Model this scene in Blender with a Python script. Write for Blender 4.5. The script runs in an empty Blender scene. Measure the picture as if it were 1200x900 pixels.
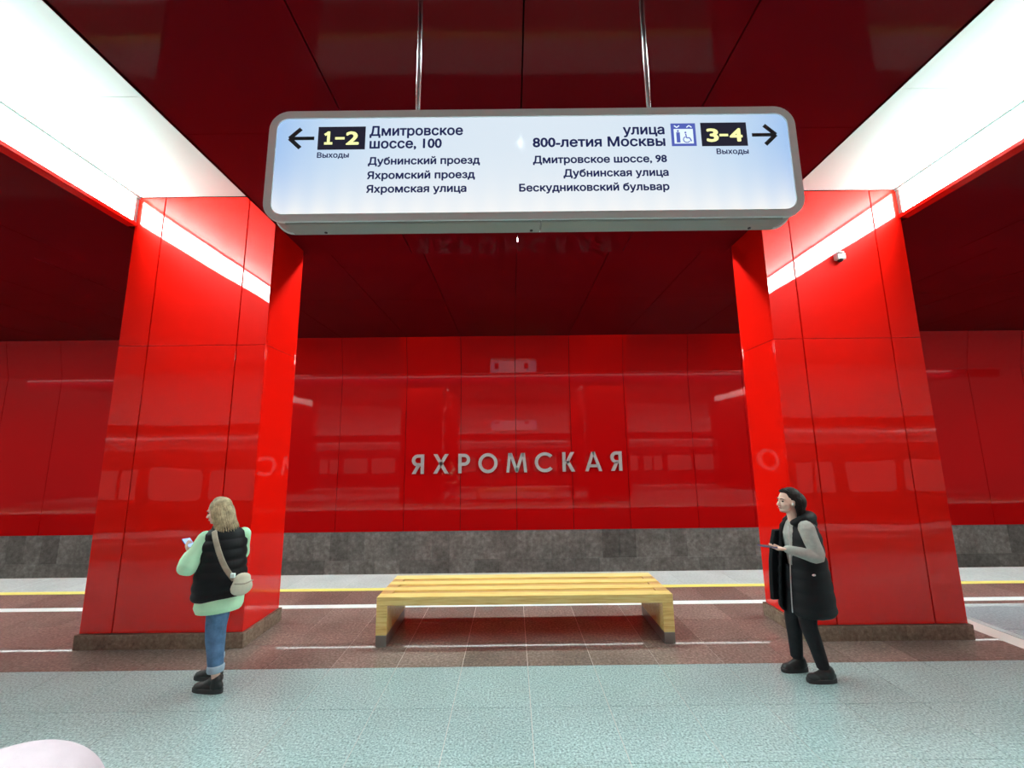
import bpy, bmesh, math, random
from mathutils import Vector, Matrix
random.seed(7)
SC = bpy.context.scene
COL = SC.collection

# ------------------------------------------------------------------ camera
H = 2.1
YAW, PITCH, ROLL, FPX = 0.0012, 0.1575, 0.0113, 501.7
cd = bpy.data.cameras.new('camera'); cam = bpy.data.objects.new('camera', cd); COL.objects.link(cam)
cd.sensor_width = 36.0; cd.sensor_fit = 'HORIZONTAL'; cd.lens = FPX / 1200 * 36
cd.clip_start = 0.02; cd.clip_end = 200
def _w(x, y, z):                       # camera-space (right, up, forward) -> world
    c, s = math.cos(PITCH), math.sin(PITCH)
    Y, Z, X = z*c - y*s, z*s + y*c, x
    cy, sy = math.cos(YAW), math.sin(YAW)
    return Vector((X*cy + Y*sy, -X*sy + Y*cy, Z))
cr, sr = math.cos(ROLL), math.sin(ROLL)
rt, up, fw = _w(cr, -sr, 0), _w(sr, cr, 0), _w(0, 0, 1)
cam.matrix_world = Matrix(((rt.x, up.x, -fw.x, 0), (rt.y, up.y, -fw.y, 0), (rt.z, up.z, -fw.z, H), (0, 0, 0, 1)))
SC.camera = cam

# ------------------------------------------------------------------ world, exposure
SC.view_settings.view_transform = 'Standard'
SC.view_settings.look = 'None'
SC.view_settings.gamma = 1.0
SC.view_settings.use_curve_mapping = False
SC.view_settings.exposure = 0.30
W = bpy.data.worlds.new('world'); SC.world = W; W.use_nodes = True
W.node_tree.nodes['Background'].inputs[0].default_value = (0.55, 0.6, 0.62, 1)
W.node_tree.nodes['Background'].inputs[1].default_value = 0.10
STRIP_E = 46.0        # luminous side strips of the light troughs
LED_E = 125.0          # thin lamp lines along the track side of the ceiling
SIGN_E = 0.76
SC.cycles.max_bounces = 10
SC.cycles.diffuse_bounces = 5
SC.cycles.glossy_bounces = 6
SC.cycles.sample_clamp_indirect = 6.0
SC.cycles.caustics_reflective = True

# ------------------------------------------------------------------ layout (metres)
CX = 0.11                      # axis of the bay
XI, XO = 3.13, 4.945           # inner / outer side of a pillar, from the axis
YF, YB = 5.13, 5.88            # pillar front / back
YM = 2.87                      # middle of the platform
Z2, Z1 = 5.03, 5.43            # low ceiling, trough and track ceiling
YFA = 6.0                      # back edge of the low ceiling
YW = 12.27                     # track wall
YE = 7.97                      # platform edge
PITCHX = 8.16
mir = lambda y: 2*YM - y

# ------------------------------------------------------------------ materials
def new_mat(name):
    m = bpy.data.materials.new(name); m.use_nodes = True
    return m, m.node_tree.nodes, m.node_tree.links, m.node_tree.nodes['Principled BSDF']
def plain(name, col, rough=0.5, metal=0.0, coat=0.0, spec=0.5):
    m, n, l, b = new_mat(name)
    b.inputs['Base Color'].default_value = (*col, 1); b.inputs['Roughness'].default_value = rough
    b.inputs['Metallic'].default_value = metal; b.inputs['Coat Weight'].default_value = coat
    b.inputs['Coat Roughness'].default_value = 0.03; b.inputs['Specular IOR Level'].default_value = spec
    return m
def emit(name, col, s):
    m, n, l, b = new_mat(name)
    b.inputs['Base Color'].default_value = (0, 0, 0, 1); b.inputs['Specular IOR Level'].default_value = 0.2
    b.inputs['Emission Color'].default_value = (*col, 1); b.inputs['Emission Strength'].default_value = s
    return m
def coords(n, l, space='Object', scale=(1, 1, 1)):
    if space == 'World':
        g = n.new('ShaderNodeNewGeometry'); out = g.outputs['Position']
    else:
        t = n.new('ShaderNodeTexCoord'); out = t.outputs[space]
    mp = n.new('ShaderNodeMapping'); mp.inputs['Scale'].default_value = scale
    l.new(out, mp.inputs['Vector']); return mp.outputs['Vector']
def noise(n, l, vec, scale, detail=4, rough=0.5):
    t = n.new('ShaderNodeTexNoise'); t.inputs['Scale'].default_value = scale
    t.inputs['Detail'].default_value = detail; t.inputs['Roughness'].default_value = rough
    l.new(vec, t.inputs['Vector']); return t
def ramp(n, l, fac, stops):
    r = n.new('ShaderNodeValToRGB'); e = r.color_ramp.elements
    while len(e) < len(stops): e.new(0.5)
    for i, (p, c) in enumerate(stops): e[i].position = p; e[i].color = (*c, 1)
    l.new(fac, r.inputs['Fac']); return r.outputs['Color']
def bump(n, l, h, b, strength, dist):
    u = n.new('ShaderNodeBump'); u.inputs['Strength'].default_value = strength; u.inputs['Distance'].default_value = dist
    l.new(h, u.inputs['Height']); l.new(u.outputs['Normal'], b.inputs['Normal'])
    if 'Coat Normal' in b.inputs: l.new(u.outputs['Normal'], b.inputs['Coat Normal'])

def enamel(name, col, wave=0.004, cr_=0.012, cw_=1.0):
    m, n, l, b = new_mat(name)
    v = coords(n, l, 'World')
    vn = noise(n, l, v, 0.9, 1.0)
    c = ramp(n, l, noise(n, l, v, 0.5, 2).outputs['Fac'], [(0.35, tuple(x*0.94 for x in col)), (0.65, col)])
    l.new(c, b.inputs['Base Color'])
    b.inputs['Roughness'].default_value = 0.38; b.inputs['Specular IOR Level'].default_value = 0.04
    b.inputs['Coat Weight'].default_value = cw_; b.inputs['Coat Roughness'].default_value = 0.012
    b.inputs['Coat IOR'].default_value = 1.55
    bump(n, l, vn.outputs['Fac'], b, 1.0, wave)
    b.inputs['Coat Roughness'].default_value = cr_
    return m
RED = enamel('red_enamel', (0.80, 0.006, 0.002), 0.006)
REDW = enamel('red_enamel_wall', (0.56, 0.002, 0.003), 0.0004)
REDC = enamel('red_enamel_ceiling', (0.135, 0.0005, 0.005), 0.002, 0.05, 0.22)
DARK = plain('joint_shadow_gap', (0.012, 0.003, 0.003), 0.8)
WALLPALE = plain('pale_wall_cladding', (0.80, 0.80, 0.80), 0.45)

def stone(name, stops, scale, rough, mottle=0.12, grainscale=None, spec=0.5, vary=0.10, coat=0.0):
    m, n, l, b = new_mat(name)
    v = coords(n, l, 'World')
    t = noise(n, l, v, scale, 6, 0.65)
    c = ramp(n, l, t.outputs['Fac'], stops)
    oi = n.new('ShaderNodeObjectInfo')
    hs = n.new('ShaderNodeHueSaturation')
    mr = n.new('ShaderNodeMapRange'); mr.inputs['To Min'].default_value = 1-vary; mr.inputs['To Max'].default_value = 1+vary
    l.new(oi.outputs['Random'], mr.inputs['Value']); l.new(mr.outputs['Result'], hs.inputs['Value']); l.new(c, hs.inputs['Color'])
    col = hs.outputs['Color']
    t2 = noise(n, l, v, 1.6, 3)
    mr2 = n.new('ShaderNodeMapRange'); mr2.inputs['From Min'].default_value = 0.3; mr2.inputs['From Max'].default_value = 0.7
    mr2.inputs['To Min'].default_value = 1-mottle; mr2.inputs['To Max'].default_value = 1+mottle
    l.new(t2.outputs['Fac'], mr2.inputs['Value'])
    hs2 = n.new('ShaderNodeHueSaturation'); l.new(col, hs2.inputs['Color']); l.new(mr2.outputs['Result'], hs2.inputs['Value'])
    l.new(hs2.outputs['Color'], b.inputs['Base Color'])
    b.inputs['Roughness'].default_value = rough; b.inputs['Specular IOR Level'].default_value = spec
    b.inputs['Coat Weight'].default_value = coat; b.inputs['Coat Roughness'].default_value = 0.02
    return m
GREY = stone('grey_granite', [(0.32, (0.08, 0.115, 0.115)), (0.45, (0.26, 0.36, 0.36)), (0.55, (0.37, 0.50, 0.50)), (0.68, (0.58, 0.75, 0.75))], 62, 0.30, 0.06, vary=0.03, coat=0.25)
PINK = stone('red_brown_granite', [(0.30, (0.095, 0.066, 0.056)), (0.5, (0.20, 0.145, 0.124)), (0.7, (0.35, 0.275, 0.24))], 38, 0.40, 0.20, vary=0.20, coat=0.75, spec=0.1)
PALE = stone('pale_granite', [(0.3, (0.46, 0.53, 0.53)), (0.7, (0.62, 0.70, 0.70))], 30, 0.25, 0.08, vary=0.04)
WHITE_ST = stone('white_stone_strip', [(0.3, (0.78, 0.85, 0.84)), (0.7, (0.88, 0.93, 0.93))], 20, 0.3, 0.06, vary=0.03)
PLINTH = stone('brown_plinth_granite', [(0.3, (0.14, 0.10, 0.072)), (0.55, (0.23, 0.175, 0.13)), (0.75, (0.33, 0.265, 0.205))], 26, 0.22, 0.12, vary=0.10, coat=0.3)
TRACKST = stone('dark_wall_granite', [(0.3, (0.12, 0.105, 0.095)), (0.55, (0.21, 0.195, 0.18)), (0.75, (0.32, 0.30, 0.28))], 9, 0.35, 0.18, vary=0.28)
GREYB = stone('blue_grey_granite', [(0.3, (0.15, 0.19, 0.21)), (0.5, (0.27, 0.33, 0.36)), (0.7, (0.42, 0.50, 0.53))], 40, 0.35, 0.08, vary=0.06, coat=0.2)
GROUT = plain('tile_grout', (0.64, 0.56, 0.52), 0.8)
GROUTD = plain('dark_grout', (0.22, 0.18, 0.16), 0.8)
YELLOW = plain('yellow_line', (0.85, 0.74, 0.18), 0.5)
BALLAST = plain('dark_track_bed', (0.05, 0.048, 0.045), 0.9)
STEEL = plain('rail_steel', (0.35, 0.33, 0.31), 0.35, 1.0)
ALU = plain('brushed_aluminium', (0.76, 0.98, 0.96), 0.35, 0.0)
ALUD = plain('grey_painted_metal', (0.26, 0.33, 0.31), 0.38, 0.1)
ROD = plain('steel_rod', (0.55, 0.58, 0.58), 0.25, 1.0)
GASK = plain('grey_gasket', (0.16, 0.20, 0.19), 0.5)
BLACK = plain('black_plastic', (0.012, 0.012, 0.014), 0.4)
WHITEP = plain('white_plastic', (0.80, 0.80, 0.80), 0.35)
DIFF = plain('white_ceiling_panel', (0.50, 0.62, 0.60), 0.55)
STRIP = emit('lit_diffuser', (0.80, 1.0, 0.97), STRIP_E)
LED = emit('led_line', (0.86, 1.0, 0.97), LED_E)

def wood(name, c0, c1, c2):
    m, n, l, b = new_mat(name)
    v = coords(n, l, 'Object', (1.2, 22, 22))
    oi = n.new('ShaderNodeObjectInfo')
    add = n.new('ShaderNodeVectorMath'); add.operation = 'ADD'
    l.new(v, add.inputs[0]); l.new(oi.outputs['Random'], add.inputs[1])
    sc = n.new('ShaderNodeVectorMath'); sc.operation = 'SCALE'; sc.inputs['Scale'].default_value = 1
    t = noise(n, l, add.outputs[0], 2.2, 6, 0.6); t.inputs['Distortion'].default_value = 0.6
    c = ramp(n, l, t.outputs['Fac'], [(0.3, c0), (0.5, c1), (0.7, c2)])
    l.new(c, b.inputs['Base Color']); b.inputs['Roughness'].default_value = 0.32
    b.inputs['Coat Weight'].default_value = 0.3; b.inputs['Coat Roughness'].default_value = 0.15
    return m
WOOD = wood('varnished_pine', (0.68, 0.44, 0.12), (0.86, 0.64, 0.22), (0.92, 0.76, 0.32))
WOODO = wood('varnished_pine_orange', (0.42, 0.20, 0.06), (0.58, 0.32, 0.11), (0.70, 0.43, 0.17))

# ------------------------------------------------------------------ mesh helpers
class MB:
    def __init__(s): s.v = []; s.f = []; s.sm = []
    def add(s, vs, fs, smooth=False):
        o = len(s.v); s.v += [tuple(p) for p in vs]; s.f += [tuple(i+o for i in f) for f in fs]; s.sm += [smooth]*len(fs)
        return s
    def box(s, a, b):
        x0, y0, z0 = (min(a[i], b[i]) for i in range(3)); x1, y1, z1 = (max(a[i], b[i]) for i in range(3))
        return s.add([(x0,y0,z0),(x1,y0,z0),(x1,y1,z0),(x0,y1,z0),(x0,y0,z1),(x1,y0,z1),(x1,y1,z1),(x0,y1,z1)],
                     [(0,3,2,1),(4,5,6,7),(0,1,5,4),(1,2,6,5),(2,3,7,6),(3,0,4,7)])
    def prism(s, poly, axis, d0, d1):
        # poly: 2D points; axis: extrusion axis index; counter-clockwise seen from +axis for the natural pair order
        idx = {0: (1, 2), 1: (0, 2), 2: (0, 1)}[axis]
        def P(p, d):
            q = [0, 0, 0]; q[idx[0]], q[idx[1]], q[axis] = p[0], p[1], d; return q
        n = len(poly)
        return s.add([P(p, d0) for p in poly] + [P(p, d1) for p in poly],
                     [tuple(range(n-1, -1, -1)), tuple(range(n, 2*n))] + [(i, (i+1) % n, n+(i+1) % n, n+i) for i in range(n)])
    def ringloft(s, rings, smooth=True, cap=True):
        m = len(rings[0]); vs = [p for r in rings for p in r]; fs = []
        for k in range(len(rings)-1):
            for i in range(m):
                fs.append((k*m+i, k*m+(i+1) % m, (k+1)*m+(i+1) % m, (k+1)*m+i))
        if cap:
            fs.append(tuple(range(m-1, -1, -1))); fs.append(tuple((len(rings)-1)*m+i for i in range(m)))
        return s.add(vs, fs, smooth)
    def tube(s, pts, rad, seg=12, smooth=True, sub=1, flat=1.0, side=None, round_ends=True):
        """tapering tube through pts; rad scalar or list; flat squashes along the second cross direction"""
        pts = [Vector(p) for p in pts]; rad = list(rad) if hasattr(rad, '__len__') else [rad]*len(pts)
        if sub > 1 and len(pts) > 2:
            P, R = [], []
            for i in range(len(pts)-1):
                p0 = pts[max(i-1, 0)]; p1 = pts[i]; p2 = pts[i+1]; p3 = pts[min(i+2, len(pts)-1)]
                for k in range(sub):
                    t = k/sub
                    P.append(0.5*((2*p1)+(-p0+p2)*t+(2*p0-5*p1+4*p2-p3)*t*t+(-p0+3*p1-3*p2+p3)*t**3))
                    R.append(rad[i]*(1-t)+rad[i+1]*t)
            P.append(pts[-1]); R.append(rad[-1]); pts, rad = P, R
        T = []
        for i in range(len(pts)):
            a = pts[max(i-1, 0)]; b = pts[min(i+1, len(pts)-1)]; T.append((b-a).normalized())
        ref = Vector(side) if side else (Vector((0, 0, 1)) if abs(T[0].z) < 0.9 else Vector((1, 0, 0)))
        u = (ref - T[0]*ref.dot(T[0])).normalized(); rings = []
        for i, p in enumerate(pts):
            u = (u - T[i]*u.dot(T[i])).normalized(); w = T[i].cross(u)
            if i == 0 and round_ends:
                for q, h in ((0.35, 0.93), (0.75, 0.6)):
                    rings.append([p - T[0]*rad[0]*h*0.9*flat + (u*math.cos(a)+w*math.sin(a)*flat)*rad[0]*q for a in [2*math.pi*j/seg for j in range(seg)]])
            rings.append([p + (u*math.cos(a)+w*math.sin(a)*flat)*rad[i] for a in [2*math.pi*j/seg for j in range(seg)]])
            if i == len(pts)-1 and round_ends:
                for q, h in ((0.75, 0.6), (0.35, 0.93)):
                    rings.append([p + T[i]*rad[i]*h*0.9*flat + (u*math.cos(a)+w*math.sin(a)*flat)*rad[i]*q for a in [2*math.pi*j/seg for j in range(seg)]])
        return s.ringloft(rings, smooth)
    def ell(s, c, r, rot=None, nu=16, nv=10):
        c = Vector(c); M = rot if rot else Matrix.Identity(3); vs = []; fs = []
        vs.append(c + M @ Vector((0, 0, r[2])))
        for j in range(1, nv):
            th = math.pi*j/nv
            for i in range(nu):
                ph = 2*math.pi*i/nu
                vs.append(c + M @ Vector((r[0]*math.sin(th)*math.cos(ph), r[1]*math.sin(th)*math.sin(ph), r[2]*math.cos(th))))
        vs.append(c + M @ Vector((0, 0, -r[2])))
        for i in range(nu): fs.append((0, 1+i, 1+(i+1) % nu))
        for j in range(nv-2):
            for i in range(nu):
                a = 1+j*nu; fs.append((a+i, a+nu+i, a+nu+(i+1) % nu, a+(i+1) % nu))
        a = 1+(nv-2)*nu
        for i in range(nu): fs.append((a+i, len(vs)-1, a+(i+1) % nu))
        return s.add(vs, fs, True)
    def mesh(s, name, m=None, bevel=0.0):
        me = bpy.data.meshes.new(name); me.from_pydata(s.v, [], s.f); me.update()
        me.polygons.foreach_set('use_smooth', s.sm)
        if bevel:
            bm = bmesh.new(); bm.from_mesh(me)
            es = [e for e in bm.edges if len(e.link_faces) == 2 and e.calc_face_angle(0) > 0.5]
            bmesh.ops.bevel(bm, geom=es, offset=bevel, segments=1, affect='EDGES', clamp_overlap=True)
            bm.to_mesh(me); bm.free()
        if m: me.materials.append(m)
        return me
    def build(s, name, m=None, parent=None, loc=(0, 0, 0), bevel=0.0, kind=None, label=None):
        o = bpy.data.objects.new(name, s.mesh(name, m, bevel)); COL.objects.link(o); o.location = loc
        if parent: o.parent = parent
        if kind: o['kind'] = kind
        if label: o['label'] = label
        return o
def empty(name, loc=(0, 0, 0)):
    o = bpy.data.objects.new(name, None); COL.objects.link(o); o.location = loc; o.empty_display_size = 0.2; return o
def tag(o, label, cat, group=None):
    o['label'] = label; o['category'] = cat
    if group: o['group'] = group
    return o
def inst(name, me, parent, loc, scale=None, kind=None):
    o = bpy.data.objects.new(name, me); COL.objects.link(o); o.parent = parent; o.location = loc
    if scale: o.scale = scale
    if kind: o['kind'] = kind
    return o
def copy_tree(o, parent=None):
    c = o.copy(); COL.objects.link(c); c.parent = parent
    for ch in list(o.children): copy_tree(ch, c)
    return c

# ================================================================== SETTING
BX = 22.6       # half length of the modelled stretch of the station
# ---- floor
floor = MB().box((-BX, mir(YE)+0.02, -1.25), (BX, YE-0.02, -0.003)).build('floor', GROUT, kind='structure')
T = 0.652; X0 = 0.13
def tile_mesh(w, d, m, name, bev=0.0015): return MB().box((-w/2+0.0026, -d/2+0.0022, -0.004), (w/2-0.0026, d/2-0.0022, 0.0)).mesh(name, m)
grey_rows = [(3.94, 4.637), (3.28, 3.94), (2.46, 3.28), (1.78, 2.46), (1.10, 1.78)]
pink_rows = [(4.637, 5.20), (5.20, 5.765), (5.765, 6.315), (6.455, 7.055)]
done = set(); ntile = 0
for (y0, y1) in grey_rows:
    me = tile_mesh(T, y1-y0, GREY, 'floor_tile'); lim = 1.35*((y0+y1)/2)+1.2
    k = -int(lim/T)-1
    while X0+(k+0.5)*T < lim:
        inst('floor_tile', me, floor, (X0+(k+0.5)*T, (y0+y1)/2, 0)); ntile += 1; k += 1
def in_column(x, y0, y1):
    return False
GX = 5.70                           # grey field in the next bay
for (y0, y1) in pink_rows:
    meP = tile_mesh(T, y1-y0, PINK, 'floor_tile')
    lim = 1.28*((y0+y1)/2)+0.6
    for k in range(-int(lim/T)-1, int(lim/T)+1):
        x = X0+(k+0.5)*T
        if x > GX-0.2 and y1 < 6.4:
            continue
        if y1 < 5.95 and y0 > 5.1 and XI < abs(x-CX) and abs(x-CX)+T/2 < XO: continue
        inst('floor_tile', meP, floor, (x, (y0+y1)/2, 0)); ntile += 1
# grey field with a pale kerb on the right, next bay
kerb = MB().box((GX-0.10, 4.64, -0.0028), (GX-0.002, 6.10, 0.0)).box((GX-0.002, 6.10, -0.0028), (12.4, 6.20, 0.0)).build('pale_border', PALE, floor)
for i in range(6):
    for j in range(2):
        me = MB().box((0.002, 0.002, -0.0028), (1.10-0.002, 0.728, 0)).mesh('floor_tile', GREYB)
        inst('floor_tile', me, floor, (GX+i*1.10, 4.64+j*0.73, 0))
mb = MB().box((GX, 6.205, -0.0028), (12.4, 6.313, 0))
mb.build('floor_tile', PINK, floor)
# white strip, yellow line, edge slabs
for k in range(-9, 9):
    MB().box((k*1.30+0.002, 6.317, -0.0028), (k*1.30+1.298, 6.453, 0)).build('pale_stone_strip', WHITE_ST, floor)
MB().box((-BX, 7.058, -0.0028), (BX, 7.182, 0.002)).build('yellow_line', YELLOW, floor)
me = MB().box((0.002, 7.184, -0.06), (0.898, YE, 0.0)).mesh('edge_slab', PALE, 0.002)
for k in range(-12, 13): inst('edge_slab', me, floor, (k*0.90, 0, 0))
# everything of the floor beyond the countable pieces
far = MB(); farp = MB(); fars = MB()
def fill(mb, x0, x1, y0, y1):
    k0 = math.floor((x0-X0)/T); x = X0+k0*T
    while x < x1:
        a, b = max(x, x0)+0.0018, min(x+T, x1)-0.0018
        if b-a > 0.02: mb.box((a, y0+0.0018, -0.0028), (b, y1-0.0018, 0))
        x += T
for (y0, y1) in grey_rows:
    lim = 1.35*((y0+y1)/2)+1.2
    kl = X0+(-int(lim/T)-1)*T; kk = -int(lim/T)-1
    while X0+(kk+0.5)*T < lim: kk += 1
    fill(far, -BX, kl, y0, y1); fill(far, X0+kk*T, BX, y0, y1)
for (y0, y1) in pink_rows:
    lim = 1.28*((y0+y1)/2)+0.6
    fill(farp, -BX, X0+(-int(lim/T)-1)*T, y0, y1)
    fill(farp, max(X0+(int(lim/T)+1)*T, 12.4 if y1 < 6.4 else 0), BX, y0, y1)
    fill(farp, -BX, BX, mir(y1), mir(y0))
fars.box((-BX, mir(6.45), -0.0028), (BX, mir(6.32), 0)); fars.box((-BX, mir(YE), -0.0028), (BX, mir(7.19), 0.0))
far.build('distant_grey_tiles', GREY, floor, kind='stuff'); farp.build('distant_red_tiles', PINK, floor, kind='stuff')
fars.build('distant_edge_slabs', PALE, floor, kind='stuff')

# ---- track beds
for s, nm in ((0, 'track_bed'), (1, 'track_bed')):
    y0, y1 = (YE-0.02, YW+0.2) if s == 0 else (mir(YW+0.2), mir(YE-0.02))
    tb = MB().box((-BX, y0, -1.6), (BX, y1, -1.35)).build('floor_track_bed', BALLAST, kind='structure')
    yc = (YE+1.55) if s == 0 else mir(YE+1.55)
    for dy in (-0.76, 0.76):
        MB().box((-BX, yc+dy-0.035, -1.35), (BX, yc+dy+0.035, -1.19)).build('rail', STEEL, tb)

# ---- track wall, far side
def bays(maxx):
    xs = []
    for b in range(-3, 4):
        for q in (-3.14, -1.57, 0, 1.57, 3.14): xs.append(CX+b*PITCHX+q)
    return [x for x in sorted(xs) if abs(x) <= maxx]
wall = MB().box((-BX, YW+0.05, -1.4), (BX, YW+0.2, 5.9)).build('wall_back', DARK, kind='structure')
TILT = math.tan(math.radians(11.35))
def wall_profile():
    zb, zt, r = 4.35, 5.47, 0.05
    prof = [(YW, -0.025), (YW, zb-r)]
    for i in range(1, 6):
        a = math.radians(11.35)*i/5; prof.append((YW - r*4*(1-math.cos(a)), zb-r+r*2*math.sin(a)/math.sin(math.radians(11.35))*0.9))
    y, z = prof[-1]; prof.append((y-(zt-z)*TILT, zt))
    return prof
prof = wall_profile()
xs = bays(BX)
for i in range(len(xs)-1):
    a, b = xs[i]+0.007, xs[i+1]-0.007
    mb = MB(); n = len(prof)
    vs = [(a, y, z) for y, z in prof]+[(b, y, z) for y, z in prof]+[(a, y+0.045, z) for y, z in prof]+[(b, y+0.045, z) for y, z in prof]
    fs = [(k, n+k, n+k+1, k+1) for k in range(n-1)]
    mb.add(vs, fs, True)
    mb.add(vs, [(2*n+k, k, k+1, 2*n+k+1) for k in range(n-1)]+[(n+k, 3*n+k, 3*n+k+1, n+k+1) for k in range(n-1)]+[(0, 2*n, 3*n, n)], False)
    mb.build('wall_panel', REDW, wall)
# dark granite courses under the panels
g = MB().box((-BX, YW+0.02, -1.36), (BX, YW+0.06, -0.03)).build('grout_bed', GROUTD, wall)
me = MB().box((0.002, YW-0.01, -0.772), (0.463, YW+0.03, -0.032)).mesh('stone_tile', TRACKST)
for k in range(-35, 35): inst('stone_tile', me, wall, (k*0.465+0.11, 0, 0))
me = MB().box((0.002, YW-0.01, -1.35), (0.678, YW+0.03, -0.776)).mesh('stone_tile', TRACKST)
for k in range(-24, 24): inst('stone_tile', me, wall, (k*0.68+0.3, 0, 0))
# opposite track wall (seen only in the polished panels)
wo = MB().box((-BX, mir(YW)-0.2, 3.3), (BX, mir(YW), 5.5)).build('wall_front', WALLPALE, kind='structure')
MB().box((-BX, mir(YW)-0.2, -1.4), (BX, mir(YW), 3.29)).build('lower_cladding', plain('dark_red_cladding', (0.12, 0.004, 0.006), 0.5), wo)

# ---- ceiling
ceil = MB().box((-BX, mir(YW), 5.60), (BX, YW+0.2, 5.75)).build('ceiling', DARK, kind='structure')
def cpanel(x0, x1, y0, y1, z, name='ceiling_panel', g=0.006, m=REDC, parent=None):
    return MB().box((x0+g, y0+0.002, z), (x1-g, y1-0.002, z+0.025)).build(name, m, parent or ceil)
for b in (-2, -1, 0, 1, 2):
    bc = CX+b*PITCHX
    for k in range(-2, 2):
        x0, x1 = bc+k*1.565, bc+(k+1)*1.565
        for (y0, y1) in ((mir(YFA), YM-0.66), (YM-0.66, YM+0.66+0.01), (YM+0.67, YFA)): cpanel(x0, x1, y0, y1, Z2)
for x0, x1 in zip(xs[:-1], xs[1:]):
    for (y0, y1) in ((YFA+0.02, 9.0), (9.0, YW-0.15)):
        cpanel(x0, x1, y0, y1, Z1); cpanel(x0, x1, mir(y1), mir(y0), Z1)
    MB().box((x0+0.005, YFA-0.012, Z2+0.03), (x1-0.005, YFA+0.012, Z1)).build('fascia_panel', REDC, ceil)
    MB().box((x0+0.005, mir(YFA)-0.012, Z2+0.03), (x1-0.005, mir(YFA)+0.012, Z1)).build('fascia_panel', REDC, ceil)
# strip behind each pillar head
for s in (-1, 1):
    for b in (-1, 0, 1, 2):
        xc = CX + (b-0.5)*PITCHX
        if s < 0: cpanel(xc-0.95, xc+0.95, YB, YFA, Z2)
        else: cpanel(xc-0.95, xc+0.95, mir(YFA), mir(YB), Z2)

# thin LED lines on the track ceilings, just behind the fascia
for yy, sg in ((6.26, 1), (mir(6.26), -1)):
    t = empty('linear_lamp', (0, yy, Z1))
    tag(t, 'thin continuous lamp line under the ceiling above the platform edge' if sg > 0 else 'thin continuous lamp line behind the camera above the other platform edge', 'lamp')
    MB().box((-BX, -0.055, -0.046), (19.6, 0.055, -0.001)).build('housing', ALU, t)
    MB().box((-BX+0.02, -0.042, -0.053), (19.58, 0.042, -0.0465)).build('diffuser', LED, t)

# ================================================================== PILLARS
PW = XO-XI
def make_pillar(flip=False):
    """origin: floor level, inner front corner; x runs outward (0..PW), y back (0..0.75)"""
    root = empty('pillar')
    D = YB-YF
    MB().box((0.05, 0.05, 0), (PW-0.05, D-0.05, Z1)).build('core', DARK, root)
    t = 0.03
    cuts = [0, 0.36, PW-0.36, PW]; zs = [(0.155, 3.44), (3.44, Z1-0.004)]
    g = 0.0055
    for z0, z1 in zs:
        for i in range(3):
            a = cuts[i]+(0 if i == 0 else g); b = cuts[i+1]-(0 if i == 2 else g)
            MB().box((a, 0, z0+0.0025), (b, t, z1-0.0025)).build('panel', RED, root, bevel=0.003)
            MB().box((a, D-t, z0+0.0025), (b, D, z1-0.0025)).build('panel', RED, root, bevel=0.003)
        for xx in (0, PW-t):
            MB().box((xx, t+0.001, z0+0.0025), (xx+t, D-t-0.001, z1-0.0025)).build('panel', RED, root, bevel=0.003)
    MB().box((0.0, 0.0, 0), (PW, D, 0.150)).build('plinth_bed', GROUTD, root)
    e = 0.028; n = 5; w = (PW+2*e)/n
    me = MB().box((0.0008, 0, 0), (w-0.0008, e, 0.153)).mesh('plinth_tile', PLINTH, 0.0015)
    for k in range(n):
        inst('plinth_tile', me, root, (-e+k*w, -e, 0)); inst('plinth_tile', me, root, (-e+k*w, D, 0))
    me = MB().box((0, 0.0008, 0), (e, D/2-0.0008, 0.153)).mesh('plinth_tile', PLINTH, 0.0015)
    for k in range(2):
        inst('plinth_tile', me, root, (-e, k*D/2, 0)); inst('plinth_tile', me, root, (PW, k*D/2, 0))
    return root
pill = make_pillar()
def place(root, xi, y, sx, label, name=None):
    root.location = (xi, y, 0); tag(root, label, 'pillar')
    if sx < 0 or y < 1: root.rotation_euler = (0, 0, 0)
    return root
# the pillar is symmetric left/right, so plain translation is enough
place(pill, CX-XO, YF, 1, 'red enamel pillar on the left behind the woman in the mint sweatshirt')
p = copy_tree(pill); place(p, CX+XI, YF, 1, 'red enamel pillar on the right with a small white camera on its face')
for lab, x, y in (('red pillar beyond the left edge of the view, next in the row', CX-XO-PITCHX, YF),
                  ('red pillar beyond the right edge of the view, next in the row', CX+XI+PITCHX, YF),
                  ('red pillar beside the camera on the left, in the opposite row', CX-XO, mir(YB)),
                  ('red pillar beside the camera on the right, in the opposite row', CX+XI, mir(YB)),
                  ('red pillar far left of the camera, in the opposite row', CX-XO-PITCHX, mir(YB)),
                  ('red pillar far right of the camera, in the opposite row', CX+XI+PITCHX, mir(YB))):
    p = copy_tree(pill); place(p, x, y, 1, lab)

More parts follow.
